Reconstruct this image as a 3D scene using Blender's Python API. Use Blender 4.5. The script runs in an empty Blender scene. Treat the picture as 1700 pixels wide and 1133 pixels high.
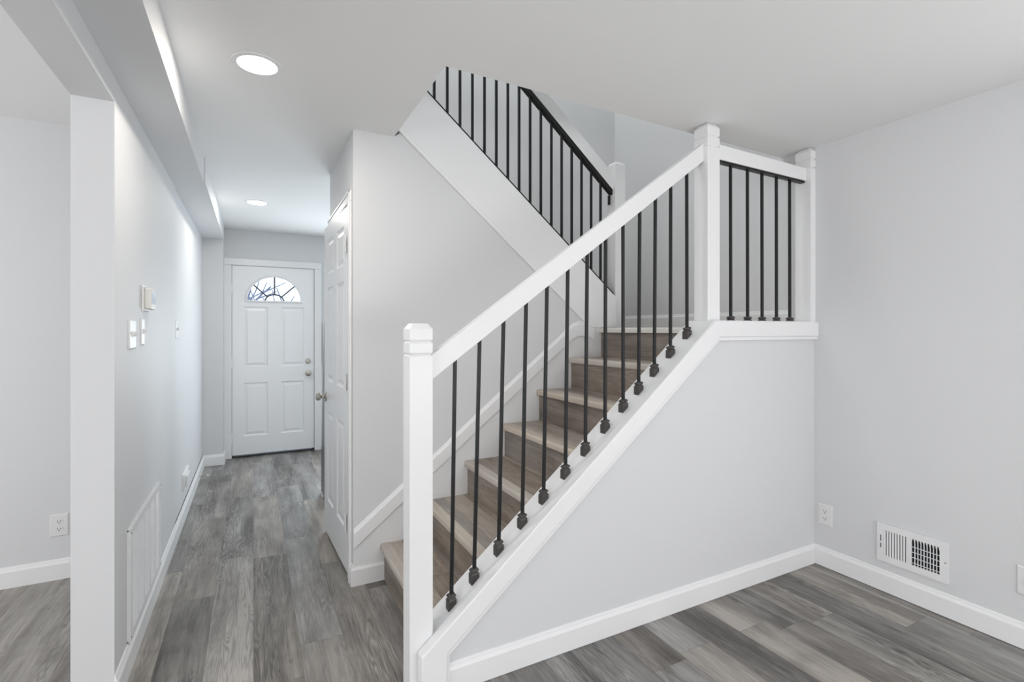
import bpy, bmesh, math, random
from mathutils import Vector, Matrix
random.seed(7)
S = bpy.context.scene
COL = S.collection
PI = math.pi

# ------------------------------------------------------------------ camera
F_PX, YH, CAM_H = 825.0, 548.4, 1.37
TH = math.atan(429.15 / 825.15)
cd = bpy.data.cameras.new('camera'); cam = bpy.data.objects.new('camera', cd); COL.objects.link(cam)
cam.location = (0, 0, CAM_H); cam.rotation_euler = (PI/2, 0, -TH)
cd.sensor_fit = 'HORIZONTAL'; cd.sensor_width = 36.0; cd.lens = F_PX / 1700 * 36
cd.shift_y = -(566.5 - YH) / 1700; cd.clip_start = 0.02
S.camera = cam

# ------------------------------------------------------------------ view, world
S.view_settings.view_transform = 'Standard'; S.view_settings.look = 'None'
S.view_settings.gamma = 1.0; S.view_settings.use_curve_mapping = False
S.view_settings.exposure = 0.14
W = bpy.data.worlds.new('world'); S.world = W; W.use_nodes = True
wn = W.node_tree.nodes; wn['Background'].inputs[0].default_value = (0.74, 0.86, 1.0, 1); wn['Background'].inputs[1].default_value = 1.6

# ------------------------------------------------------------------ lights


def area(name, loc, rot, sx, sy, power, color=(1, 1, 1), spread=180):
    l = bpy.data.lights.new(name, 'AREA'); l.shape = 'RECTANGLE'; l.size = sx; l.size_y = sy
    l.energy = power; l.color = color; l.spread = math.radians(spread)
    o = bpy.data.objects.new(name, l); COL.objects.link(o); o.location = loc; o.rotation_euler = rot
    return o
NEU = (0.985, 0.99, 1.0); COOL = (0.84, 0.935, 1.0)
area('living_room_uplight_fill', (0.9, -3.35, 1.0), (PI/2 + 0.9, 0, 0), 3.2, 1.6, 150, NEU)  # added unseen fill behind the camera, tilted up to brighten the ceiling
area('right_side_fill', (2.9, -0.1, 1.25), (PI/2, 0, PI/2), 1.3, 1.9, 7, NEU)  # added unseen fill aimed across at the hall's left wall
area('left_room_fill', (-3.3, -1.0, 1.35), (PI/2, 0, -PI/2), 3.4, 1.9, 59, NEU)  # added fill out of view; no window is built in this wall
area('left_room_fill_far', (-3.3, 2.2, 1.35), (PI/2, 0, -PI/2), 1.6, 1.6, 25, NEU)  # second added fill for the left room, also without a window
area('daylight_kitchen_window', (1.25, 6.02, 1.22), (PI/2, 0, PI), 0.9, 0.45, 36, COOL)
area('daylight_kitchen_side', (2.85, 5.35, 1.35), (PI/2, 0, PI/2), 1.0, 1.3, 6, COOL)
area('upstairs_top_fill', (1.7, 3.0, 5.0), (0, 0, 0), 1.2, 0.8, 20, (0.97, 1.0, 0.99))  # added unseen fill from above for the stair well
area('upstairs_side_fill', (-0.8, 2.8, 4.0), (PI/2, 0, -PI/2), 0.8, 1.6, 12, (0.97, 1.0, 0.99))  # added unseen fill thrown sideways onto the well's right wall

# ------------------------------------------------------------------ materials
def newmat(name):
    m = bpy.data.materials.new(name); m.use_nodes = True
    return m, m.node_tree.nodes, m.node_tree.links, m.node_tree.nodes['Principled BSDF']
def paint(name, col, rough=0.6, bump=0.02, scale=220, var=0.012):
    m, n, l, b = newmat(name)
    tc = n.new('ShaderNodeTexCoord')
    no = n.new('ShaderNodeTexNoise'); no.inputs['Scale'].default_value = 1.7; no.inputs['Detail'].default_value = 3
    l.new(tc.outputs['Object'], no.inputs['Vector'])
    mx = n.new('ShaderNodeMix'); mx.data_type = 'RGBA'
    mx.inputs['A'].default_value = tuple(c*(1-var) for c in col) + (1,); mx.inputs['B'].default_value = tuple(min(1, c*(1+var)) for c in col) + (1,)
    l.new(no.outputs['Fac'], mx.inputs['Factor']); l.new(mx.outputs['Result'], b.inputs['Base Color'])
    b.inputs['Roughness'].default_value = rough
    n2 = n.new('ShaderNodeTexNoise'); n2.inputs['Scale'].default_value = scale; n2.inputs['Detail'].default_value = 2
    l.new(tc.outputs['Object'], n2.inputs['Vector'])
    bp = n.new('ShaderNodeBump'); bp.inputs['Strength'].default_value = bump; bp.inputs['Distance'].default_value = 0.002
    l.new(n2.outputs['Fac'], bp.inputs['Height']); l.new(bp.outputs['Normal'], b.inputs['Normal'])
    return m
def plain(name, col, rough=0.4, metal=0.0, **kw):
    m, n, l, b = newmat(name)
    b.inputs['Base Color'].default_value = tuple(col) + (1,); b.inputs['Roughness'].default_value = rough; b.inputs['Metallic'].default_value = metal
    for k, v in kw.items(): b.inputs[k].default_value = v
    return m
def wood(name, cols, plank=None, seam=0.35, rough=0.42, grain=1.0):
    """grey oak; planks and grain run along Y. plank=(length, width)."""
    m, n, l, b = newmat(name)
    tc = n.new('ShaderNodeTexCoord'); sep = n.new('ShaderNodeSeparateXYZ'); l.new(tc.outputs['Object'], sep.inputs[0])
    def math_(op, a, bb=None):
        x = n.new('ShaderNodeMath'); x.operation = op
        for i, v in enumerate((a, bb)):
            if v is None: continue
            if isinstance(v, (int, float)): x.inputs[i].default_value = v
            else: l.new(v, x.inputs[i])
        return x.outputs[0]
    X, Y, Z = sep.outputs
    if plank:
        L, Wd = plank
        row = math_('FLOOR', math_('DIVIDE', X, Wd))
        wn_ = n.new('ShaderNodeTexWhiteNoise'); wn_.noise_dimensions = '1D'; l.new(row, wn_.inputs['W'])
        ysh = math_('ADD', math_('DIVIDE', Y, L), math_('MULTIPLY', wn_.outputs['Value'], 7.31))
        colm = math_('FLOOR', ysh)
        cmb = n.new('ShaderNodeCombineXYZ'); l.new(row, cmb.inputs[0]); l.new(colm, cmb.inputs[1])
        wr = n.new('ShaderNodeTexWhiteNoise'); wr.noise_dimensions = '2D'; l.new(cmb.outputs[0], wr.inputs['Vector'])
        rnd = wr.outputs['Value']
        fx = math_('FRACT', math_('DIVIDE', X, Wd)); fy = math_('FRACT', ysh)
        ex = math_('MULTIPLY', math_('MINIMUM', fx, math_('SUBTRACT', 1.0, fx)), Wd)
        ey = math_('MULTIPLY', math_('MINIMUM', fy, math_('SUBTRACT', 1.0, fy)), L)
        edge = math_('LESS_THAN', math_('MINIMUM', ex, ey), 0.0011)
    else:
        oi = n.new('ShaderNodeObjectInfo'); rnd = oi.outputs['Random']; edge = None
    woff = math_('MULTIPLY', rnd, 37.0)
    def noise(sx, sy, sz, det, dist=0.0, rg=0.6):
        mp = n.new('ShaderNodeMapping'); mp.inputs['Scale'].default_value = (sx, sy, sz); l.new(tc.outputs['Object'], mp.inputs['Vector'])
        t = n.new('ShaderNodeTexNoise'); t.noise_dimensions = '4D'; t.inputs['Scale'].default_value = 1; t.inputs['Detail'].default_value = det
        t.inputs['Roughness'].default_value = rg; t.inputs['Distortion'].default_value = dist
        l.new(mp.outputs[0], t.inputs['Vector']); l.new(woff, t.inputs['W']); return t.outputs['Fac']
    broad = noise(11, 1.1, 11, 4, 0.7)
    fine = noise(110, 5, 110, 5, 0.3, 0.7)
    cath = noise(16, 1.1, 16, 2, 1.2)
    rings = math_('MULTIPLY', math_('ADD', math_('SINE', math_('MULTIPLY', cath, 95.0)), 1.0), 0.5)
    BR = 1.7
    t2 = math_('MULTIPLY', math_('SUBTRACT', fine, 0.5), 0.85*grain)
    mask = n.new('ShaderNodeMapRange'); mask.inputs[1].default_value = 0.42; mask.inputs[2].default_value = 0.62; l.new(noise(5, 1.4, 5, 2), mask.inputs[0])
    t3 = math_('MULTIPLY', math_('MULTIPLY', math_('SUBTRACT', rings, 0.5), 0.42*grain), mask.outputs[0])
    blot = noise(3.2, 2.2, 3.2, 4, 0.8)
    t1 = math_('ADD', math_('MULTIPLY', math_('SUBTRACT', broad, 0.5), BR), math_('MULTIPLY', math_('SUBTRACT', blot, 0.5), 1.0))
    base = math_('ADD', math_('MULTIPLY', math_('SUBTRACT', rnd, 0.5), 0.55 if plank else 0.2), 0.5)
    tot = math_('ADD', math_('ADD', math_('ADD', base, t1), t2), t3)
    cr = n.new('ShaderNodeValToRGB'); l.new(tot, cr.inputs[0])
    el = cr.color_ramp.elements
    el[0].position = 0.0; el[0].color = cols[0] + (1,); el[1].position = 1.0; el[1].color = cols[2] + (1,)
    e = el.new(0.5); e.color = cols[1] + (1,)
    out = cr.outputs[0]
    # warm / cool drift per plank
    tint = n.new('ShaderNodeMix'); tint.data_type = 'RGBA'; tint.blend_type = 'MULTIPLY'; tint.inputs['Factor'].default_value = 1
    tr = n.new('ShaderNodeMix'); tr.data_type = 'RGBA'; tr.inputs['A'].default_value = (1.04, 1.0, 0.96, 1); tr.inputs['B'].default_value = (0.95, 0.99, 1.04, 1)
    l.new(math_('FRACT', math_('MULTIPLY', rnd, 13.7)), tr.inputs['Factor'])
    l.new(out, tint.inputs['A']); l.new(tr.outputs['Result'], tint.inputs['B']); out = tint.outputs['Result']
    # knots
    if grain:
        mp = n.new('ShaderNodeMapping'); mp.inputs['Scale'].default_value = (5.5, 2.6, 5.5); l.new(tc.outputs['Object'], mp.inputs['Vector'])
        vo = n.new('ShaderNodeTexVoronoi'); vo.inputs['Scale'].default_value = 1; l.new(mp.outputs[0], vo.inputs['Vector'])
        kn = n.new('ShaderNodeMapRange'); kn.inputs[1].default_value = 0.02; kn.inputs[2].default_value = 0.07; kn.inputs[3].default_value = 0.5; kn.inputs[4].default_value = 0
        l.new(vo.outputs['Distance'], kn.inputs[0])
        mk = n.new('ShaderNodeMix'); mk.data_type = 'RGBA'; l.new(kn.outputs[0], mk.inputs['Factor']); l.new(out, mk.inputs['A'])
        mk.inputs['B'].default_value = tuple(c*0.45 for c in cols[0]) + (1,); out = mk.outputs['Result']
    if edge is not None:
        mk = n.new('ShaderNodeMix'); mk.data_type = 'RGBA'; l.new(math_('MULTIPLY', edge, seam), mk.inputs['Factor']); l.new(out, mk.inputs['A'])
        mk.inputs['B'].default_value = (0.02, 0.018, 0.016, 1); out = mk.outputs['Result']
    l.new(out, b.inputs['Base Color']); b.inputs['Roughness'].default_value = rough
    bp = n.new('ShaderNodeBump'); bp.inputs['Strength'].default_value = 0.12; bp.inputs['Distance'].default_value = 0.001
    l.new(fine, bp.inputs['Height']); l.new(bp.outputs['Normal'], b.inputs['Normal'])
    return m

M_WALL = paint('grey_wall_paint', (0.685, 0.69, 0.70), 0.62)
M_CEIL = paint('ceiling_paint', (0.86, 0.86, 0.855), 0.85)
M_TRIM = paint('white_trim_paint', (0.83, 0.83, 0.835), 0.33, 0.015, 60, 0.006)
M_DOOR = paint('white_door_paint', (0.87, 0.875, 0.885), 0.30, 0.01, 60, 0.006)
M_BLACK = plain('black_iron', (0.010, 0.010, 0.011), 0.38, 0.3)
M_SHOE = plain('dark_iron_shoe', (0.085, 0.078, 0.075), 0.42, 0.6)
M_PLAST = plain('white_plastic', (0.76, 0.76, 0.76), 0.45)
M_ALMOND = plain('cream_plastic', (0.74, 0.73, 0.69), 0.35)
M_DARK = plain('dark_slot', (0.02, 0.02, 0.02), 0.6)
M_VOID = plain('black_duct_shade', (0.004, 0.004, 0.006), 0.9)  # near-black colour stands for the shade inside the register opening
M_NICKEL = plain('satin_nickel', (0.48, 0.44, 0.39), 0.26, 1.0)
M_SCREEN = plain('thermostat_screen', (0.50, 0.60, 0.72), 0.2)
M_GLASS = plain('clear_glass', (1, 1, 1), 0.0, 0.0, **{'Transmission Weight': 1.0, 'IOR': 1.1})
M_LEAD = plain('dark_muntin', (0.05, 0.05, 0.06), 0.5)
M_VENT = plain('white_enamel', (0.80, 0.80, 0.81), 0.35)
M_STEEL = plain('dark_grey_laminate', (0.10, 0.105, 0.115), 0.3)
M_BARK = plain('grey_bark', (0.19, 0.21, 0.28), 0.9)
M_BLIND = plain('blind_slat_white', (0.8, 0.84, 0.85), 0.5)
M_FLOOR = wood('grey_oak_plank_floor', ((0.082, 0.075, 0.068), (0.238, 0.224, 0.208), (0.43, 0.408, 0.382)), (1.22, 0.178))
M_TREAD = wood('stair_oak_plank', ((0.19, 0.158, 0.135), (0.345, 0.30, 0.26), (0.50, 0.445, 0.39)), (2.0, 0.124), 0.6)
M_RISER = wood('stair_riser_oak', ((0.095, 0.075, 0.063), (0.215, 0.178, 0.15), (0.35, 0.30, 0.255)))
M_NOSE = wood('stair_nosing_oak', ((0.38, 0.338, 0.29), (0.51, 0.457, 0.398), (0.62, 0.56, 0.49)), None, 0, 0.4, 0.5)
M_NOSE2 = wood('landing_nosing_pale', ((0.60, 0.56, 0.50), (0.70, 0.66, 0.60), (0.78, 0.75, 0.69)), None, 0, 0.4, 0.3)
m, n, l, b = newmat('lamp_lens'); M_LENS = m
b.inputs['Emission Color'].default_value = (1, 0.98, 0.95, 1); b.inputs['Emission Strength'].default_value = 7.0

# ------------------------------------------------------------------ helpers
ORG = {}
class MB:
    def __init__(s): s.v = []; s.f = []
    def add(s, vs, fs):
        o = len(s.v); s.v += [tuple(p) for p in vs]; s.f += [tuple(i+o for i in f) for f in fs]; return s
    def box(s, x0, x1, y0, y1, z0, z1):
        vs = [(x0,y0,z0),(x1,y0,z0),(x1,y1,z0),(x0,y1,z0),(x0,y0,z1),(x1,y0,z1),(x1,y1,z1),(x0,y1,z1)]
        return s.add(vs, [(3,2,1,0),(4,5,6,7),(0,1,5,4),(1,2,6,5),(2,3,7,6),(3,0,4,7)])
    def loft(s, loops, cap=True):
        k = len(loops[0]); vs = [p for lp in loops for p in lp]; fs = []
        for i in range(len(loops)-1):
            for j in range(k): fs.append((i*k+j, i*k+(j+1)%k, (i+1)*k+(j+1)%k, (i+1)*k+j))
        if cap: fs += [tuple(range(k))[::-1], tuple((len(loops)-1)*k+j for j in range(k))]
        return s.add(vs, fs)
    def extr(s, poly, axis, a, b):
        """poly of 2D points extruded on axis; axis y -> (x,z), x -> (y,z), z -> (x,y)"""
        def p3(p, t): return {'x': (t, p[0], p[1]), 'y': (p[0], t, p[1]), 'z': (p[0], p[1], t)}[axis]
        return s.loft([[p3(p, a) for p in poly], [p3(p, b) for p in poly]])
    def tube(s, pts, r, k=8, r2=None):
        pts = [Vector(p) for p in pts]; loops = []
        for i, p in enumerate(pts):
            d = (pts[min(i+1, len(pts)-1)] - pts[max(i-1, 0)]).normalized()
            a = d.orthogonal().normalized() if i == 0 else (a - d*a.dot(d)).normalized()
            bb = d.cross(a); rr = r if r2 is None else r + (r2-r)*i/(len(pts)-1)
            loops.append([p + rr*(math.cos(2*PI*j/k)*a + math.sin(2*PI*j/k)*bb) for j in range(k)])
        return s.loft(loops)
    def lathe(s, prof, c, axis=(0,0,1), k=32):
        """prof: (r, t) along axis from c"""
        ax = Vector(axis).normalized(); a = ax.orthogonal().normalized(); bb = ax.cross(a); c = Vector(c)
        return s.loft([[c + ax*t + r*(math.cos(2*PI*j/k)*a + math.sin(2*PI*j/k)*bb) for j in range(k)] for r, t in prof])
    def xf(s, M):
        s.v = [tuple(M @ Vector(p)) for p in s.v]; return s
    def build(s, name, mat, parent=None, bevel=0, smooth=False, seg=2, origin=None, **kw):
        if origin is None:
            if parent is not None: origin = ORG[parent.name]
            else:
                xs = [p[0] for p in s.v]; ys = [p[1] for p in s.v]; zs = [p[2] for p in s.v]
                origin = (0, 0, 0) if kw.get('kind') == 'structure' else ((min(xs)+max(xs))/2, (min(ys)+max(ys))/2, min(zs))
        o_ = Vector(origin)
        me = bpy.data.meshes.new(name); me.from_pydata([tuple(Vector(p)-o_) for p in s.v], [], s.f)
        bm = bmesh.new(); bm.from_mesh(me); bmesh.ops.recalc_face_normals(bm, faces=bm.faces); bm.to_mesh(me); bm.free()
        me.materials.append(mat)
        if smooth:
            me.polygons.foreach_set('use_smooth', [True]*len(me.polygons))
            me.set_sharp_from_angle(angle=math.radians(38))
        ob = bpy.data.objects.new(name, me); COL.objects.link(ob)
        ORG[ob.name] = tuple(origin)
        if parent is not None:
            ob.parent = parent; ob.location = tuple(o_ - Vector(ORG[parent.name]))
        else: ob.location = tuple(origin)
        if bevel:
            md = ob.modifiers.new('bevel', 'BEVEL'); md.width = bevel; md.segments = seg; md.limit_method = 'ANGLE'; md.angle_limit = math.radians(30)
        for k, v in kw.items(): ob[k] = v
        return ob
def thing(name, loc, label, cat, group=None, kind=None):
    o = bpy.data.objects.new(name, None); COL.objects.link(o); o.location = loc; o.empty_display_size = 0.05
    ORG[o.name] = tuple(loc); o['label'] = label; o['category'] = cat
    if group: o['group'] = group
    if kind: o['kind'] = kind
    return o
def copy_tree(o, parent=None):
    c = o.copy(); COL.objects.link(c); c.parent = parent
    for ch in list(o.children): copy_tree(ch, c)
    return c
ST = dict(kind='structure')
def struct(name, mb, mat, parent=None, bevel=0, **kw): return mb.build(name, mat, parent, bevel, kind='structure', **kw)

# ------------------------------------------------------------------ key dimensions
H = 2.448                      # main ceiling
XL, XR = -0.45, 2.935          # hall left wall, right wall
YK = 1.78                      # face of the knee wall under the stairs
YS = 2.755                     # wall on the far side of the stairs
XC = 0.473                     # closet wall (hall side)
YB = 3.605                     # back wall of the stair well
YF = 6.085                     # front wall of the house
YO = 1.925                     # near edge of the stair opening in the ceiling
XO = 0.695                     # left edge of the opening
UF = 2.74                      # upper floor level
UC = 5.15                      # upper ceiling
BK = -3.5                      # back wall of the living room
XW = -3.5                      # far wall of the left room

# ------------------------------------------------------------------ shell
struct('floor', MB().box(XW-0.1, XR+0.1, BK-0.1, YF+0.1, -0.12, 0), M_FLOOR)
c = MB()
c.extr([(XL, BK-0.1), (XR+0.1, BK-0.1), (XR+0.1, 1.985), (XO, YO), (XL, YO)], 'z', H, UF); c.box(XL, XO, YO, YB+0.05, H, UF); c.box(-0.574, XR+0.1, YB+0.05, YF+0.1, H, UF); c.box(-0.574, XL, 3.67, YB+0.05, H, UF)
struct('ceiling', c, M_CEIL)
struct('ceiling', MB().box(XW-0.1, -0.574, BK-0.1, 3.7, 2.505, UF), M_CEIL)
struct('ceiling', MB().box(-1.1, XR+0.1, 1.8, YB+0.1, UC, UC+0.1), M_CEIL)
# right wall runs full height past the stair well
struct('wall_right', MB().box(XR, XR+0.12, BK-0.1, YF+0.1, 0, UC+0.1), M_WALL)
# left wall: end pillar, step, header over the opening
w = MB(); w.box(-0.574, XL, 2.277, 3.864, 0, H+0.2); w.box(-0.574, XL-0.008, 3.864, YF+0.1, 0, H+0.2)
struct('wall_left', w, M_WALL)
w = MB(); w.box(-0.574, XL, -1.6, 2.277, 2.203, UF); w.box(-0.574, XL, BK-0.1, -1.6, 0, UF)
struct('wall_header', w, M_WALL)
struct('wall_left_room', MB().box(XW-0.1, -0.574, 3.58, 3.70, 0, 2.55), M_WALL)
struct('wall_left_room_side', MB().box(XW-0.1, XW, BK-0.1, 3.7, 0, 2.55), M_WALL)
struct('wall_back', MB().box(XW-0.1, XR+0.1, BK-0.1, BK, 0, 2.55), M_WALL)
# soffit box along the hall ceiling, with a slight bump further in, and the chase it dies into
w = MB(); w.box(XL-0.008, -0.276, BK, 3.64, 2.293, H+0.02); w.box(XL-0.01, -0.268, 3.64, 5.86, 2.293, H+0.02)
struct('wall_soffit', w, M_WALL)
struct('wall_chase', MB().box(XL-0.01, -0.276, 5.855, YF+0.02, 0, H+0.02), M_WALL)
# front wall with door opening and kitchen window opening
DX0, DX1, DZ = -0.212, 0.623, 2.073
w = MB()
w.box(-0.6, DX0, YF, YF+0.14, 0, UF); w.box(DX1, 0.76, YF, YF+0.14, 0, UF); w.box(DX0, DX1, YF, YF+0.14, DZ, UF)
w.box(0.76, 1.6, YF, YF+0.14, 0, 1.0); w.box(0.76, 1.6, YF, YF+0.14, 1.44, UF); w.box(1.6, XR+0.1, YF, YF+0.14, 0, UF)
struct('wall_front', w, M_WALL)
# closet block under the upper flight: hall side wall with its door opening, stair side wall under the stringer
CD0, CD1 = 2.862, 3.63           # door opening in the closet wall
w = MB()
w.box(XC, XC+0.10, YS, CD0, 0, H); w.box(XC, XC+0.10, CD1, YB+0.05, 0, H); w.box(XC, XC+0.10, CD0, CD1, 2.078, H)
struct('wall_closet', w, M_WALL)
def sb(x): return 2.489 - 0.838*(x-0.727)        # lower edge of the upper stringer
w = MB(); w.extr([(XC+0.10, 0), (2.25, 0), (2.25, 1.36), (2.06, 1.372), (XO+0.06, sb(XO+0.06)+0.03), (XO, H), (XC+0.10, H)], 'y', YS, YS+0.09)
struct('wall_stair', w, M_WALL)
struct('wall_stair_back', MB().box(XC+0.1, XR, YB, YB+0.05, 0, UC), M_WALL)
# upstairs enclosure
struct('wall_upper_front', MB().box(-1.0, XR, 1.80, YO-0.02, UF, UC), M_WALL)
struct('wall_upper_left', MB().box(-1.1, -1.0, 1.80, YB+0.05, UF, UC), M_WALL)
struct('wall_upper_back', MB().box(-1.1, XC+0.1, YB, YB+0.05, UF, UC), M_WALL)

# knee wall carrying the ledge
def cap(x): return 0.283 + 0.822*(x-0.69)
XKINK = 2.073; ZL = 1.420
w = MB(); w.extr([(0.60, 0), (XR, 0), (XR, ZL-0.02), (XKINK, ZL-0.02), (0.60, cap(0.60)-0.02)], 'y', YK, 1.92)
struct('wall_knee', w, M_WALL)
# ledge cap and apron boards
w = MB(); w.extr([(0.585, cap(0.585)), (XKINK, ZL), (XR, ZL), (XR, ZL-0.022), (XKINK+0.006, ZL-0.022), (0.585, cap(0.585)-0.028)], 'y', 1.757, 1.930)
struct('trim_1', w, M_TRIM, bevel=0.003)
A = 0.066
w = MB()
w.extr([(0.540, 0.176), (XKINK, ZL-0.004), (XR, ZL-0.004), (XR, ZL-0.085), (XKINK+0.028, ZL-0.085), (0.640, 0.165), (0.640, 0.0), (0.540, 0.0)], 'y', 1.750, 1.80)
struct('trim_2', w, M_TRIM, bevel=0.004)
w = MB()
w.extr([(XKINK+0.028, ZL-0.085), (XR, ZL-0.085), (XR, ZL-0.104), (XKINK+0.034, ZL-0.104), (0.652, 0.152), (0.652, 0.0), (0.640, 0.0), (0.640, 0.165)], 'y', 1.757, 1.785)
struct('trim_3', w, M_TRIM, bevel=0.003)

# ------------------------------------------------------------------ baseboards
BP = [(0, 0), (0.014, 0), (0.014, 0.085), (0.011, 0.092), (0.0075, 0.098), (0.0065, 0.104), (0.004, 0.109), (0, 0.110)]
def baseboard(name, p0, p1, nrm, e0=0.0, e1=0.0):
    """p0->p1 on the wall face, nrm into the room; e = mitre (positive: longer at the face side)"""
    p0 = Vector((*p0, 0)); p1 = Vector((*p1, 0)); nv = Vector((*nrm, 0)); d = (p1-p0).normalized()
    lo = [p0 + nv*t + Vector((0,0,z)) - d*e0*t for t, z in BP]; hi = [p1 + nv*t + Vector((0,0,z)) + d*e1*t for t, z in BP]
    mb = MB().loft([lo, hi]); return struct(name, mb, M_TRIM)
baseboard('baseboard_right', (XR, BK), (XR, YK), (-1, 0), 0, -1).location.z = 0.0035
baseboard('baseboard_knee', (0.652, YK), (XR, YK), (0, -1), 0, -1).location.z = 0.0015
baseboard('baseboard_left', (XL, 2.277), (XL, 5.855), (1, 0), 1, -1)
baseboard('baseboard_chase', (XL, 5.855), (-0.276, 5.855), (0, -1), -1, 1)
baseboard('baseboard_chase_side', (-0.276, 5.855), (-0.276, YF), (1, 0), 1, 0)
baseboard('baseboard_left_room', (XW, 3.58), (-0.574, 3.58), (0, -1), 0, -1)
baseboard('baseboard_stair', (XC, YS), (0.64, YS), (0, -1), 1, 0)
baseboard('baseboard_closet', (XC, YS), (XC, 2.785), (-1, 0), 1, 0)

# ------------------------------------------------------------------ paneled slab
def slab(w, z0, z1, t, panels, fan=None):
    """door leaf, local: u 0..w, front at y=0 facing -y. panels (u0,u1,z0,z1)."""
    mb = MB()
    top = fan['z0'] if fan else z1
    us = sorted({0, w} | {p[0] for p in panels} | {p[1] for p in panels}); zs = sorted({z0, top} | {p[2] for p in panels} | {p[3] for p in panels})
    def ispan(ua, ub, za, zb): return any(abs(p[0]-ua) < 1e-6 and abs(p[1]-ub) < 1e-6 and abs(p[2]-za) < 1e-6 and abs(p[3]-zb) < 1e-6 for p in panels)
    for i in range(len(us)-1):
        for j in range(len(zs)-1):
            a, b_, c_, d = us[i], us[i+1], zs[j], zs[j+1]
            if ispan(a, b_, c_, d): continue
            mb.add([(a,0,c_),(b_,0,c_),(b_,0,d),(a,0,d)], [(0,1,2,3)])
    for a, b_, c_, d in panels:
        rings = [(0, 0), (0.008, 0.007), (0.020, 0.009), (0.045, 0.002)]
        vs = []
        for ins, dep in rings: vs += [(a+ins, dep, c_+ins), (b_-ins, dep, c_+ins), (b_-ins, dep, d-ins), (a+ins, dep, d-ins)]
        fs = [(r*4+k, r*4+(k+1)%4, r*4+4+(k+1)%4, r*4+4+k) for r in range(len(rings)-1) for k in range(4)] + [(12, 13, 14, 15)]
        mb.add(vs, fs)
    # sides, back
    mb.add([(0,0,z0),(w,0,z0),(w,0,z1),(0,0,z1),(0,t,z0),(w,t,z0),(w,t,z1),(0,t,z1)], [(0,4,5,1),(1,5,6,2),(2,6,7,3),(3,7,4,0)])
    if not fan:
        mb.add([(0,t,z0),(w,t,z0),(w,t,z1),(0,t,z1)], [(3,2,1,0)])
    else:
        mb.add([(0,t,z0),(w,t,z0),(w,t,top),(0,t,top)], [(3,2,1,0)])
        cu, cz, ru, rz = fan['c'], fan['zc'], fan['ru'], fan['rz']; N = 40
        for y in (0, t):
            inner = [(cu+ru*math.cos(PI*k/N), y, cz+rz*math.sin(PI*k/N)) for k in range(N+1)]
            outer = []
            for k in range(N+1):
                a = PI*k/N; dx, dz = math.cos(a), math.sin(a)*rz/ru
                ts = []
                if dx > 1e-9: ts.append((w-cu)/dx)
                if dx < -1e-9: ts.append(-cu/dx)
                if dz > 1e-9: ts.append((z1-cz)/dz)
                q = min(ts); outer.append((cu+dx*q, y, cz+dz*q))
            fs = []
            for k in range(N): fs.append((k, k+1, N+1+k+1, N+1+k))
            mb.add(inner+outer, fs)
            mb.add([(0,y,top),(w,y,top),(w,y,cz),(0,y,cz)], [(0,1,2,3)])
            # corner fill
            for cx in (0, w):
                best = [o for o in outer]
                e = [o for o in best if abs(o[0]-cx) < 1e-6]; tp = [o for o in best if abs(o[2]-z1) < 1e-6]
                pa = max(e, key=lambda q: q[2]); pb = min(tp, key=lambda q: abs(q[0]-cx))
                mb.add([pa, pb, (cx, y, z1)], [(0,1,2)])
        inner = [(cu+ru*math.cos(PI*k/N), cz+rz*math.sin(PI*k/N)) for k in range(N+1)]
        mb.add([(p[0],0,p[1]) for p in inner]+[(p[0],t,p[1]) for p in inner], [(k, k+1, N+1+k+1, N+1+k) for k in range(N)] + [(0, N, 2*N+1, N+1)])
    return mb
def hinge(parent, M, z, name='hinge', mat=None):
    mat = mat or M_TRIM
    mb = MB(); mb.tube([(0, 0, z-0.045), (0, 0, z+0.045)], 0.0055, 10)
    mb.box(-0.016, 0.016, -0.001, 0.004, z-0.044, z+0.044)
    mb.tube([(0, 0, z+0.045), (0, 0, z+0.052)], 0.0035, 8); return mb.xf(M).build(name, mat, parent, smooth=True)
def knob(c, d, r=0.027, L=0.062):
    mb = MB(); mb.lathe([(0.0005,0),(0.033,0),(0.033,0.004),(0.028,0.010),(0.013,0.014),(0.011,0.026),(0.014,0.032),(0.024,0.037),(r,0.046),(r*0.98,0.056),(0.018,L),(0.0005,L)], c, d, 28)
    return mb

# front door
fd = thing('door_1', (0.205, YF, 0), 'white panelled front door with half-round fanlight at the end of the hall', 'door', kind='structure')
ca = MB()
ca.box(-0.282, -0.206, 6.062, YF, 0, 2.066); ca.box(0.617, 0.693, 6.062, YF, 0, 2.066); ca.box(-0.282, 0.693, 6.062, YF, 2.066, 2.138)
ca.build('door_casing', M_TRIM, fd, 0.004)
j = MB(); j.box(DX0-0.002, -0.207, YF-0.01, YF+0.14, 0, DZ); j.box(0.618, DX1+0.002, YF-0.01, YF+0.14, 0, DZ); j.box(DX0, DX1, YF-0.01, YF+0.14, 2.069, DZ+0.002)
j.build('door_jamb', M_TRIM, fd)
ws = MB(); ws.box(-0.207, -0.190, 6.128, 6.14, 0.0, 2.069); ws.box(0.601, 0.618, 6.128, 6.14, 0, 2.069); ws.box(-0.207, 0.618, 6.128, 6.14, 2.05, 2.069)
ws.build('weatherstrip', M_DARK, fd)
OX, OY = -0.203, 6.083
sl = slab(0.817, 0.028, 2.064, 0.044, [(0.105, 0.345, 0.97, 1.625), (0.472, 0.712, 0.97, 1.625), (0.105, 0.345, 0.225, 0.80), (0.472, 0.712, 0.225, 0.80)],
          dict(z0=1.64, c=0.4085, zc=1.690, ru=0.268, rz=0.268))
leaf = sl.xf(Matrix.Translation((OX, OY, 0))).build('door_leaf', M_DOOR, fd)
FX, FZ = OX+0.4085, 1.690
fr = MB()                                                # raised lip round the fanlight
N = 40
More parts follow.
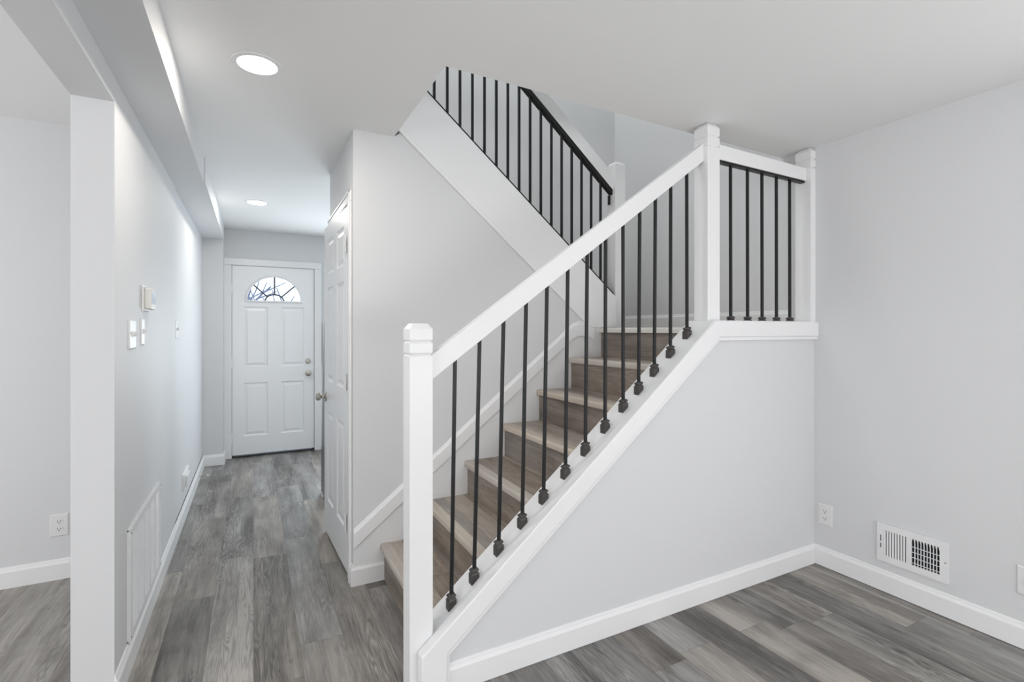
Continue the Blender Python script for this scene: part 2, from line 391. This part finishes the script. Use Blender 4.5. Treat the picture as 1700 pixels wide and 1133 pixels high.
arc = [(FX+0.276*math.cos(PI*k/N), OY-0.004, FZ-0.004+0.276*math.sin(PI*k/N)) for k in range(N+1)]
fr.tube(arc, 0.011, 8); fr.tube([(FX-0.286, OY-0.004, FZ-0.006), (FX+0.286, OY-0.004, FZ-0.006)], 0.011, 8)
fr.build('fanlight_frame', M_DOOR, leaf, smooth=True)
gl = MB(); gl.extr([(FX+0.267*math.cos(PI*k/N), FZ+0.267*math.sin(PI*k/N)) for k in range(N+1)], 'y', OY+0.018, OY+0.022)
gl.build('fanlight_glass', M_GLASS, leaf)
mu = MB()
for a in (40, 90, 140):
    ca_, sa = math.cos(math.radians(a)), math.sin(math.radians(a))
    mu.tube([(FX+0.092*ca_, OY+0.012, FZ+0.072*sa), (FX+0.267*ca_, OY+0.012, FZ+0.267*sa)], 0.0075, 6)
mu.tube([(FX+0.092*math.cos(PI*k/16), OY+0.012, FZ+0.072*math.sin(PI*k/16)) for k in range(17)], 0.0075, 6)
mu.build('muntin', M_LEAD, leaf, smooth=True)
knob((0.553, OY, 0.880), (0, -1, 0)).build('door_knob', M_NICKEL, leaf, smooth=True)
db = MB(); db.lathe([(0.0005,0),(0.029,0),(0.029,0.006),(0.024,0.014),(0.012,0.016),(0.0005,0.016)], (0.549, OY, 1.018), (0,-1,0), 28); db.box(0.543, 0.556, OY-0.034, OY-0.014, 1.012, 1.024)
db.build('deadbolt', M_NICKEL, leaf, smooth=True)
MB().box(0.610, 0.6175, OY-0.016, OY+0.001, 0.855, 0.905).build('strike_plate', M_NICKEL, fd)
for z in (0.21, 1.02, 1.81): hinge(fd, Matrix.Translation((-0.207, OY-0.008, 0)), z)
MB().box(-0.207, 0.618, 6.085, 6.22, 0, 0.014).build('threshold', M_DARK, fd)

# closet door, slightly ajar
cdoor = thing('door_2', (XC, 3.24, 0), 'white six-panel closet door slightly ajar on the hall side of the grey closet wall', 'door', kind='structure')
ca = MB()
for y0, y1 in ((2.785, CD0), (CD1, CD1+0.03)): ca.box(XC-0.013, XC, y0, y1, 0, 2.072)
ca.box(XC-0.013, XC, 2.785, CD1+0.03, 2.072, 2.130)
ca.build('door_casing', M_TRIM, cdoor, 0.004)
ca = MB(); ca.box(XC-0.018, XC-0.012, 2.785, 2.80, 0, 2.13); ca.box(XC-0.018, XC-0.012, 2.785, CD1+0.03, 2.115, 2.13)
ca.build('casing_bead', M_TRIM, cdoor, 0.002)
j = MB(); j.box(XC-0.002, XC+0.10, CD0, CD0+0.012, 0, 2.078); j.box(XC-0.002, XC+0.10, CD1-0.012, CD1, 0, 2.078); j.box(XC-0.002, XC+0.10, CD0, CD1, 2.066, 2.078)
j.build('door_jamb', M_TRIM, cdoor)
d = Vector((0.462-0.430, 2.878-3.602, 0)); ang = math.atan2(d.y, d.x); WD = d.length
MD = Matrix.Translation((0.430, 3.602, 0)) @ Matrix.Rotation(ang, 4, 'Z')
sl = slab(WD, 0.018, 2.06, 0.034, [(0.105, 0.315, 1.742, 1.965), (0.425, 0.640, 1.742, 1.965), (0.105, 0.315, 1.035, 1.650), (0.425, 0.640, 1.035, 1.650), (0.105, 0.315, 0.245, 0.836), (0.425, 0.640, 0.245, 0.836)])
leaf2 = sl.xf(MD).build('door_leaf', M_DOOR, cdoor)
kd = Vector((math.sin(ang), -math.cos(ang), 0))
knob(tuple(MD @ Vector((0.058, 0, 0.925))), tuple(kd), 0.026, 0.064).build('door_knob', M_NICKEL, leaf2, smooth=True)
for z in (0.30, 1.08, 1.845): hinge(cdoor, Matrix.Translation((0.452, 2.874, 0)) @ Matrix.Rotation(PI/2, 4, 'Z'), z)

# kitchen window beside the front door
wn1 = thing('window_1', (1.18, YF, 1.0), 'small white window with horizontal blinds just right of the front door', 'window', kind='structure')
f_ = MB(); f_.box(0.705, 0.76, 6.066, YF, 0.985, 1.455); f_.box(1.6, 1.655, 6.066, YF, 0.985, 1.455); f_.box(0.76, 1.6, 6.066, YF, 1.44, 1.455); f_.box(0.76, 1.6, 6.066, YF, 0.985, 1.0)
f_.build('window_frame', M_TRIM, wn1)
MB().box(0.76, 1.6, 6.15, 6.155, 1.0, 1.44).build('pane', M_GLASS, wn1)
bl = MB()
for k in range(14): bl.add([(0.715, 6.058, 1.008+k*0.031), (1.62, 6.058, 1.008+k*0.031), (1.62, 6.045, 1.033+k*0.031), (0.715, 6.045, 1.033+k*0.031), (0.715, 6.060, 1.010+k*0.031), (1.62, 6.060, 1.010+k*0.031), (1.62, 6.047, 1.035+k*0.031), (0.715, 6.047, 1.035+k*0.031)],
                           [(0,1,2,3),(7,6,5,4),(0,4,5,1),(2,6,7,3),(1,5,6,2),(0,3,7,4)])
bl.build('window_blind', M_BLIND, wn1)

# ------------------------------------------------------------------ lower stair flight
RISE, RUN, N0 = 0.1977, 0.2475, 0.614
stairs = thing('staircase', (1.35, 2.3, 0), 'wood-look stair flight rising right between the grey wall and the black balusters', 'stairs')
T0, T1 = 1.922, 2.749
for i in range(1, 8):
    z = RISE*i; nx = N0 + RUN*(i-1)
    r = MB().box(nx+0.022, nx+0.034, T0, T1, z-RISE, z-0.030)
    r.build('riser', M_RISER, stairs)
    if i < 7:
        t = MB().box(nx+0.052, nx+RUN+0.030, T0, T1, z-0.028, z); tr = t.build('tread', M_TREAD, stairs)
        # rounded stair nose strip
        prof = [(nx+0.054, z-0.001), (nx+0.052, z+0.0025), (nx+0.010, z+0.0015), (nx+0.003, z-0.003), (nx, z-0.010), (nx, z-0.028), (nx+0.004, z-0.033), (nx+0.022, z-0.033), (nx+0.022, z-0.028), (nx+0.054, z-0.028)]
        MB().extr(prof, 'y', T0, T1).build('nosing', M_NOSE, tr)
# landing
nx = N0 + RUN*6; ZLAND = RISE*7
ld = MB(); ld.box(nx+0.052, XR, 1.921, YS+0.09, ZLAND-0.10, ZLAND); ld.box(2.336, XR, YS+0.09, YB, ZLAND-0.10, ZLAND)
land = ld.build('landing', M_TREAD, stairs)
prof = [(nx+0.054, ZLAND-0.001), (nx+0.052, ZLAND+0.0025), (nx+0.010, ZLAND+0.0015), (nx+0.003, ZLAND-0.003), (nx, ZLAND-0.010), (nx, ZLAND-0.030), (nx+0.054, ZLAND-0.030)]
MB().extr(prof, 'y', T0, T1).build('nosing', M_NOSE2, land)
baseboard('baseboard_landing', (XR, 1.93), (XR, YB), (-1, 0)).location.z = ZLAND
# skirt on the far wall: flat board + moulded top band
def sk(x): return 0.305 + 0.790*(x-0.473)
xs0, xs1 = XC, 1.905
w = MB(); w.extr([(xs0, 0.0), (xs0, sk(xs0)-0.05), (xs1, sk(xs1)-0.05), (1.99, sk(xs1)-0.04), (2.255, sk(xs1)-0.05), (2.255, 1.30), (2.05, 1.10), (0.66, 0.0)], 'y', T1, YS)
w.build('skirt_board', M_TRIM, stairs)
for (o0, o1, dep) in ((0.0, 0.014, 0.006), (0.014, 0.030, 0.012), (0.030, 0.098, 0.017), (0.098, 0.106, 0.010)):
    pass
mbs = MB()
prof = [(0, 0.0), (0.004, 0.001), (0.0065, 0.006), (0.0075, 0.012), (0.011, 0.018), (0.016, 0.026), (0.016, 0.100), (0.012, 0.106), (0, 0.108)]
def sec(x, zt, f=1.0): return [(x, YS-0.004 if dp_ == 0 else YS-0.006-dp_, zt-dn*1.0) for dp_, dn in prof]
pts = [(xs0, sk(xs0)), (1.845, sk(1.845)), (1.885, sk(1.885)-0.002), (1.925, sk(1.905)-0.003), (2.02, sk(1.905)-0.008), (2.05, sk(1.905)-0.03)]
mbs.loft([sec(x, z) for x, z in pts]); mbs.build('skirt_moulding', M_TRIM, stairs)
# inner skirt on the knee wall side
w = MB(); w.extr([(0.62, 0), (0.62, cap(0.62)-0.03), (XKINK, ZL-0.03), (XKINK+0.1, ZL-0.03), (XKINK+0.1, 1.2), (0.80, 0)], 'y', 1.905, 1.9215)
w.build('skirt_board', M_TRIM, stairs)

# ------------------------------------------------------------------ upper stair flight
upst = thing('upper_staircase', (1.5, 3.2, ZLAND), 'white stringer and stair flight rising left from the landing into the ceiling opening', 'stairs')
def st_top(x): return 2.739 - 0.829*(x-0.871)
w = MB(); w.extr([(XO+0.002, sb(XO+0.002)), (2.04, 1.388), (2.247, 1.388), (2.247, st_top(2.247)), (XO+0.002, st_top(XO+0.002))], 'y', 2.740, 2.822)
w.build('stringer', M_TRIM, upst, 0.003)
w = MB(); w.loft([[(x, 2.734, sb(x)+a), (x, 2.756, sb(x)+a), (x, 2.756, sb(x)+b_), (x, 2.734, sb(x)+b_)] for x, a, b_ in ((XO+0.004, -0.020, 0.004), (1.975, -0.020, 0.004))])
w.build('stringer_moulding', M_TRIM, upst, 0.003)
for i in range(1, 7):
    z = ZLAND + RISE*i; x = 2.235 - RUN*(i-1)
    MB().box(x-0.012, x, 2.822, YB, z-RISE, z-0.03).build('riser', M_RISER, upst)
    tr = MB().box(x-RUN-0.002, x-0.025, 2.822, YB, z-0.03, z).build('tread', M_TREAD, upst)
    MB().box(x-0.025, x+0.025, 2.822, YB, z-0.030, z+0.002).build('nosing', M_NOSE, tr, 0.006)

# ------------------------------------------------------------------ railings
def newel(name, x0, y0, z0, z1, parent, s=0.089, sy=None, chamfer=0.021, grooves=(0.068, 0.117), w=None):
    sx = w or s; sy = sy or s
    def lp(i, z): return [(x0+i, y0+i, z), (x0+sx-i, y0+i, z), (x0+sx-i, y0+sy-i, z), (x0+i, y0+sy-i, z)]
    loops = [lp(0, z0)]
    for g in sorted(grooves, reverse=True): loops += [lp(0, z1-g-0.006), lp(0.006, z1-g), lp(0, z1-g+0.006)]
    loops += [lp(0, z1-chamfer), lp(chamfer*0.72, z1)]
    return MB().loft(loops).build(name, M_TRIM, parent, 0.0015)
def baluster(parent, xb, yb, zb, xt, zt, slope=0.0, shoe=True, s=0.0066):
    mb = MB()
    mb.loft([[(xb-s, yb-s, zb-s*slope), (xb+s, yb-s, zb+s*slope), (xb+s, yb+s, zb+s*slope), (xb-s, yb+s, zb-s*slope)],
             [(xt-s, yb-s, zt), (xt+s, yb-s, zt), (xt+s, yb+s, zt), (xt-s, yb+s, zt)]])
    b_ = mb.build('baluster', M_BLACK, parent, 0.0012, seg=1)
    if shoe:
        sh = MB(); loops = []
        hs = 0.0165
        flat = zb + (0.034 if slope else 0.008)
        def q(h, f): return [(xb-h, yb-h, f(-h)), (xb+h, yb-h, f(h)), (xb+h, yb+h, f(h)), (xb-h, yb+h, f(-h))]
        base = lambda dx: zb + 0.0008 + dx*slope
        up = lambda a: (lambda dx: flat + a + dx*slope*0.25)
        loops = [q(hs, base), q(hs, up(-0.004)), q(0.012, up(0.001)), q(0.012, up(0.003)), q(0.0158, up(0.006)), q(0.0158, up(0.011)), q(0.009, up(0.017))]
        sh.loft(loops).build('shoe', M_SHOE, b_, 0.0012, seg=1)
    return b_
rl = thing('stair_railing', (0.555, 1.844, 0), 'white newel posts and sloped handrail with black balusters along the lower stair flight', 'railing')
newel('newel_post', 0.511, 1.80, 0, 1.395, rl)
newel('newel_post', 2.069, 1.80, ZL-0.01, 2.444, rl)
def rt(x): return 1.275 + 0.7256*(x-0.603)
def rb(x): return 1.181 + 0.730*(x-0.608)
w = MB(); w.extr([(0.598, rb(0.598)), (2.071, rb(2.071)), (2.071, rt(2.071)), (0.598, rt(0.598))], 'y', 1.826, 1.864)
w.build('handrail', M_TRIM, rl, 0.0025)
xbs = [0.690, 0.787, 0.897, 1.008, 1.113, 1.226, 1.334, 1.446, 1.553, 1.648, 1.748, 1.855, 1.970]
xts = [0.706, 0.812, 0.920, 1.027, 1.131, 1.239, 1.345, 1.449, 1.552, 1.655, 1.755, 1.857, 1.968]
for a, b_ in zip(xbs, xts): baluster(rl, a, 1.845, cap(a), b_, rb(b_)+0.006, 0.822)

ll = thing('landing_railing', (2.52, 1.82, ZL), 'short level white handrail over five black balusters on the landing ledge by the right wall', 'railing')
newel('wall_post', 2.888, 1.770, ZL-0.01, 2.444, ll, w=0.0465, sy=0.095)
w = MB(); w.extr([(2.156, 2.262), (2.890, 2.252), (2.890, 2.326), (2.156, 2.340)], 'y', 1.800, 1.838); w.build('handrail', M_TRIM, ll, 0.0025)
MB().extr([(2.158, 2.250), (2.888, 2.240), (2.888, 2.2525), (2.158, 2.2625)], 'y', 1.806, 1.834).build('rail_channel', M_BLACK, ll)
for x in (2.276, 2.412, 2.534, 2.660, 2.781): baluster(ll, x, 1.828, ZL, x-0.002, 2.249)

ul = thing('upper_stair_railing', (2.29, 2.80, ZLAND), 'white rail with black channel and thin black balusters on the upper stair stringer', 'railing')
newel('newel_post', 2.249, 2.755, ZLAND, 2.556, ul, chamfer=0.016, grooves=())
def ut(x): return 2.484 - 0.841*(x-2.237)
w = MB(); w.extr([(0.70, ut(0.70)), (2.252, ut(2.252)), (2.252, ut(2.252)-0.112), (0.70, ut(0.70)-0.112)], 'y', 2.782, 2.820); w.build('handrail', M_TRIM, ul, 0.0025)
w = MB(); w.extr([(0.70, ut(0.70)-0.1115), (2.246, ut(2.246)-0.1115), (2.246, ut(2.246)-0.150), (0.70, ut(0.70)-0.150)], 'y', 2.783, 2.819)
w.box(2.222, 2.234, 2.790, 2.806, 2.255, 2.32); w.build('rail_channel', M_BLACK, ul)
w = MB(); w.extr([(0.70, st_top(0.70)), (2.225, st_top(2.225)), (2.225, st_top(2.225)+0.011), (0.70, st_top(0.70)+0.011)], 'y', 2.742, 2.818); w.build('bottom_channel', M_BLACK, ul)
for i in range(-2, 16):
    x = 0.941 + 0.0809*i
    baluster(ul, x, 2.80, st_top(x), x, ut(x)-0.145, shoe=False, s=0.0072)

# ------------------------------------------------------------------ recessed lights
def downlight(x, y, label):
    t = thing('recessed_light', (x, y, H), label, 'ceiling light', 'recessed lights in the hall ceiling')
    MB().lathe([(0.074, 0), (0.074, -0.004), (0.092, -0.003), (0.095, 0.0)], (x, y, H), (0,0,1), 48).build('trim_ring', M_TRIM, t, smooth=True)
    MB().lathe([(0.0005, -0.0045), (0.073, -0.0045), (0.073, -0.001), (0.0005, -0.001)], (x, y, H), (0,0,1), 48).build('lens', M_LENS, t)
    l = bpy.data.lights.new('recessed_lamp', 'AREA'); l.shape = 'DISK'; l.size = 0.14; l.energy = 5.4; l.color = (1.0, 0.93, 0.84)
    o = bpy.data.objects.new('recessed_lamp', l); COL.objects.link(o); o.parent = t; o.location = (0, 0, -0.008)
    return t
downlight(0.014, 2.265, 'larger round recessed ceiling light nearer the white-capped newel post')
downlight(0.026, 4.715, 'smaller round recessed ceiling light nearer the front door')

# ------------------------------------------------------------------ wall devices
def rotM(x, y, z, ang): return Matrix.Translation((x, y, z)) @ Matrix.Rotation(ang, 4, 'Z')
# local device frame: plate in XZ plane, front faces -Y, wall at y=0
ON_RIGHT = -PI/2       # faces -X
ON_LEFT = PI/2         # faces +X
def plate_mb(w, h, t=0.006):
    b_ = MB(); b_.loft([[(-w/2, 0, -h/2), (w/2, 0, -h/2), (w/2, 0, h/2), (-w/2, 0, h/2)], [(-w/2, -t*0.5, -h/2), (w/2, -t*0.5, -h/2), (w/2, -t*0.5, h/2), (-w/2, -t*0.5, h/2)],
                        [(-w/2+0.005, -t, -h/2+0.005), (w/2-0.005, -t, -h/2+0.005), (w/2-0.005, -t, h/2-0.005), (-w/2+0.005, -t, h/2-0.005)]]); return b_
def outlet(x, y, z, ang, label):
    t = thing('power_outlet', (x, y, z), label, 'outlet', 'duplex power outlets')
    M = rotM(x, y, z, ang)
    plate_mb(0.080, 0.122).xf(M).build('plate', M_PLAST, t, 0.001)
    for s in (-1, 1):
        r = MB(); cz = s*0.0205
        r.extr([(0.0165*math.cos(a), cz+max(-0.0125, min(0.0125, 0.0175*math.sin(a)))) for a in [2*PI*k/24 for k in range(24)]], 'y', -0.0078, -0.004)
        rc = r.xf(M).build('receptacle', M_PLAST, t)
        sl_ = MB(); sl_.box(-0.0075, -0.0050, -0.0082, -0.0070, cz-0.001, cz+0.0075); sl_.box(0.0050, 0.0075, -0.0082, -0.0070, cz-0.001, cz+0.0065)
        sl_.lathe([(0.0005, 0), (0.0028, 0), (0.0028, 0.001), (0.0005, 0.001)], (0, -0.0071, cz-0.0075), (0, -1, 0), 12)
        sl_.xf(M).build('slot', M_DARK, rc)
    MB().lathe([(0.0005,0),(0.003,0),(0.0025,0.001),(0.0005,0.0012)], (0,-0.006,0), (0,-1,0), 12).xf(M).build('screw', M_PLAST, t)
    return t
outlet(XR, 1.713, 0.301, ON_RIGHT, 'duplex outlet low on the right wall, between stair corner and floor register')
outlet(-0.949, 3.58, 0.296, 0, 'duplex outlet low on the far wall of the room behind the left pillar')
def switch(x, y, z, ang, gangs, w, h, label):
    t = thing('light_switch', (x, y, z), label, 'light switch', 'toggle switches on the hall wall'); M = rotM(x, y, z, ang)
    plate_mb(w, h).xf(M).build('plate', M_PLAST, t, 0.001)
    for k in range(gangs):
        cx = (k-(gangs-1)/2)*0.046
        tg = MB(); tg.loft([[(cx-0.005,-0.005,-0.012),(cx+0.005,-0.005,-0.012),(cx+0.005,-0.005,0.012),(cx-0.005,-0.005,0.012)], [(cx-0.004,-0.020,0.002),(cx+0.004,-0.020,0.002),(cx+0.004,-0.018,0.011),(cx-0.004,-0.018,0.011)]])
        tg.xf(M).build('toggle', M_PLAST, t, 0.001)
    return t
switch(XL, 2.558, 1.352, ON_LEFT, 2, 0.130, 0.122, 'wide two-toggle switch plate on the hall wall, closest to the pillar edge')
switch(XL, 2.775, 1.363, ON_LEFT, 1, 0.078, 0.122, 'narrow single-toggle switch plate directly below the thermostat')
switch(XL-0.008, 3.955, 1.375, ON_LEFT, 1, 0.078, 0.122, 'single switch plate alone far along the hall wall, past the wall joint')
# thermostat
th_ = thing('thermostat', (XL, 2.84, 1.45), 'cream thermostat with pale blue screen above the single switch on the hall wall', 'thermostat')
MT = rotM(XL, 2.845, 1.515, ON_LEFT)
plate_mb(0.145, 0.118, 0.008).xf(MT).build('plate', M_PLAST, th_, 0.002)
bd = MB(); bd.box(-0.060, 0.060, -0.034, -0.007, -0.050, 0.050); body = bd.xf(MT).build('body', M_ALMOND, th_, 0.008, seg=3)
MB().box(-0.045, 0.045, -0.0352, -0.033, -0.022, 0.028).xf(MT).build('screen', M_SCREEN, body)
# second plate cut by the frame edge on the right wall
t = thing('wall_plate', (XR, 0.862, 0.293), 'white wall plate low on the right wall past the register, cut by the frame edge', 'wall plate')
plate_mb(0.078, 0.125, 0.007).xf(rotM(XR, 0.862, 0.293, ON_RIGHT)).build('plate', M_PLAST, t, 0.0015)
MB().lathe([(0.0005,0),(0.008,0),(0.008,0.010),(0.0005,0.010)], (0,-0.006,0), (0,-1,0), 12).xf(rotM(XR, 0.862, 0.293, ON_RIGHT)).build('jack', M_NICKEL, t)
# plate with a device standing off the hall wall
t = thing('wall_outlet_cover', (XL-0.008, 4.42, 0.27), 'white outlet box standing proud of the hall wall low down beyond the return grille', 'outlet')
MP = rotM(XL-0.008, 4.42, 0.262, ON_LEFT)
plate_mb(0.30, 0.125, 0.016).xf(MP).build('plate', M_PLAST, t, 0.001)
MB().box(-0.10, 0.08, -0.030, -0.015, -0.040, 0.042).xf(MP).build('plug_box', M_PLAST, t, 0.004)
# door stop
t = thing('door_stop', (XL+0.014, 5.30, 0.045), 'spring door stop with white tip sticking out of the hall baseboard near the chase', 'door stop')
MB().tube([(XL+0.012, 5.30, 0.045), (XL+0.075, 5.30, 0.045)], 0.0035, 8).build('spring', M_NICKEL, t, smooth=True)
MB().lathe([(0.0005,0),(0.007,0),(0.008,0.006),(0.006,0.013),(0.0005,0.014)], (XL+0.074, 5.30, 0.045), (1,0,0), 14).build('tip', M_PLAST, t, smooth=True)

# floor register on the right wall
rg = thing('wall_register', (XR, 1.288, 0.155), 'white supply register with vertical louvers and black grid, low on the right wall', 'air vent')
MR = rotM(XR, 1.288, 0.2585, ON_RIGHT)       # local +x runs to smaller y (towards camera)
RW, RH = 0.306, 0.198
def frame_mb(x0, x1, z0, z1, holes, yf, yb):
    """flat plate with rectangular holes, holes share one z band"""
    mb = MB(); za, zb_ = holes[0][2], holes[0][3]
    mb.box(x0, x1, yf, yb, z0, za); mb.box(x0, x1, yf, yb, zb_, z1)
    xs = [x0]
    for hh in holes: xs += [hh[0], hh[1]]
    xs.append(x1)
    for k in range(0, len(xs), 2): mb.box(xs[k], xs[k+1], yf, yb, za, zb_)
    return mb
hz = 0.066
fm = frame_mb(-RW/2, RW/2, -RH/2, RH/2, [(-0.122, -0.016, -hz, hz), (0.002, 0.117, -hz, hz)], -0.010, -0.002)
fm.box(-RW/2, RW/2, -0.003, 0, -RH/2, -hz-0.01); fm.box(-RW/2, RW/2, -0.003, 0, hz+0.01, RH/2)
fm.xf(MR).build('frame', M_VENT, rg)
MB().box(-0.126, 0.121, -0.0018, -0.0004, -hz-0.004, hz+0.004).xf(MR).build('duct_shade_sheet', M_VOID, rg)  # black sheet on the wall in place of the shade behind the louvers
for k in range(9):
    x = -0.1165 + k*0.0124
    lv = MB(); lv.loft([[(x-0.0050, -0.0080, z), (x-0.0044, -0.0094, z), (x+0.0040, -0.0080, z), (x+0.0036, -0.0064, z)] for z in (-hz, hz)])
    lv.xf(MR).build('louver', M_VENT, rg)
gr = MB()
for k in range(8): x = 0.002 + 0.115*(k+1)/9; gr.box(x-0.0017, x+0.0017, -0.0072, -0.003, -hz, hz)
for k in range(4): z = -hz + 0.012 + k*0.0265; gr.box(0.002, 0.117, -0.0098, -0.0068, z-0.0013, z+0.0013)
for k in range(9):
    xa = 0.002 + 0.115*k/9; xb_ = 0.002+0.115*(k+1)/9
    gr.extr([(xa, hz), (xa, hz-0.020), (xa+0.0042, hz)], 'y', -0.0095, -0.006); gr.extr([(xb_, hz), (xb_, hz-0.020), (xb_-0.0042, hz)], 'y', -0.0095, -0.006)
gr.xf(MR).build('grid', M_VENT, rg)
sl_ = MB(); sl_.box(-0.1375, -0.1335, -0.0106, -0.0098, -0.030, 0.036); sl_.xf(MR).build('lever_slot', M_DARK, rg)
MB().box(-0.141, -0.130, -0.018, -0.010, -0.004, 0.004).xf(MR).build('lever', M_VENT, rg, 0.001)
MB().lathe([(0.0005,0),(0.004,0),(0.003,0.0015),(0.0005,0.002)], (0.139, -0.010, 0), (0,-1,0), 12).xf(MR).build('screw', M_NICKEL, rg)

# return air grille on the hall wall
ra = thing('return_grille', (XL, 2.85, 0.11), 'large white return air grille with slanted louvers just above the hall baseboard', 'air vent')
MG = rotM(XL, 2.85, 0.338, ON_LEFT)          # local +x runs to larger y
GW, GH = 0.74, 0.452
cols5 = []; cw = (GW-0.07-4*0.008)/5
for k in range(5): xa = -GW/2+0.035 + k*(cw+0.008); cols5.append((xa, xa+cw, -GH/2+0.028, GH/2-0.028))
fm = frame_mb(-GW/2, GW/2, -GH/2, GH/2, cols5, -0.012, -0.006); fm.box(-GW/2, GW/2, -0.007, 0, -GH/2, -GH/2+0.006); fm.box(-GW/2, GW/2, -0.007, 0, GH/2-0.006, GH/2)
fm.box(-GW/2, -GW/2+0.006, -0.007, 0, -GH/2, GH/2); fm.box(GW/2-0.006, GW/2, -0.007, 0, -GH/2, GH/2)
fm.xf(MG).build('frame', M_VENT, ra)
MB().box(-GW/2+0.03, GW/2-0.03, -0.0012, -0.0004, -GH/2+0.02, GH/2-0.02).xf(MG).build('backing', plain('grey_duct_shade', (0.05, 0.05, 0.052), 0.8), ra)  # dark sheet gives the gaps between louvers their shade by colour
for xa, xb_, za, zb_ in cols5:
    lv = MB(); nl = 26
    for q in range(nl):
        z = za + (zb_-za)*(q+0.5)/nl
        lv.loft([[(x, -0.0095, z-0.0050), (x, -0.0087, z-0.0055), (x, -0.0050, z+0.0038), (x, -0.0060, z+0.0044)] for x in (xa, xb_)])
    lv.xf(MG).build('louver_column', M_VENT, ra)
for x, z in ((-0.355, 0.21), (0.355, 0.21), (-0.355, -0.21), (0.355, -0.21)):
    MB().lathe([(0.0005,0),(0.004,0),(0.003,0.0015),(0.0005,0.002)], (x, -0.012, z), (0,-1,0), 12).xf(MG).build('screw', M_NICKEL, ra)

# dark panel glimpsed past the closet door
t = MB(); t.extr([(4.46, 0), (4.46, 0.25), (4.26, 1.43), (4.02, 1.43), (4.02, 0)], 'x', 0.505, 0.535)
t.build('cabinet_side', M_STEEL, label='dark grey panel edge glimpsed between the closet door and the front door', category='panel', bevel=0.002)
MB().box(0.497, 0.512, 4.30, 4.44, 0, 0.018).build('shim', M_TRIM, label='small white trim scrap on the floor at the foot of the dark grey panel', category='trim scrap')

# ------------------------------------------------------------------ bare tree outside the fanlight
tr = thing('bare_tree', (-0.2, 11.5, -0.3), 'bare leafless tree seen through the half-round fanlight of the front door', 'tree')
random.seed(11)
tk = MB(); br = MB()
def grow(p, d, L, r, lev, target):
    pts = [p]; q = Vector(p); dd = Vector(d)
    for k in range(4):
        dd = (dd + Vector((random.uniform(-.25,.25), random.uniform(-.2,.2), random.uniform(-.12,.2)))*0.6).normalized(); q = q + dd*L/4; pts.append(q.copy())
    target.tube(pts, r, 6, r*0.55)
    if lev == 0: return
    for k in range(5 if lev > 1 else 4):
        i = random.randint(1, 4); a = Vector((random.uniform(-1,1), random.uniform(-.7,.7), random.uniform(-.3,.9)))
        grow(pts[i], (dd*0.6 + a).normalized(), L*random.uniform(.5,.75), r*0.5, lev-1, br)
grow(Vector((-0.2, 11.5, -0.3)), Vector((0.05, 0, 1)), 2.4, 0.12, 3, tk)
grow(Vector((-0.9, 11.8, -0.3)), Vector((-0.1, 0, 1)), 2.6, 0.10, 3, br)
tk.build('trunk', M_BARK, tr, smooth=True); br.build('branches', M_BARK, tr, smooth=True)
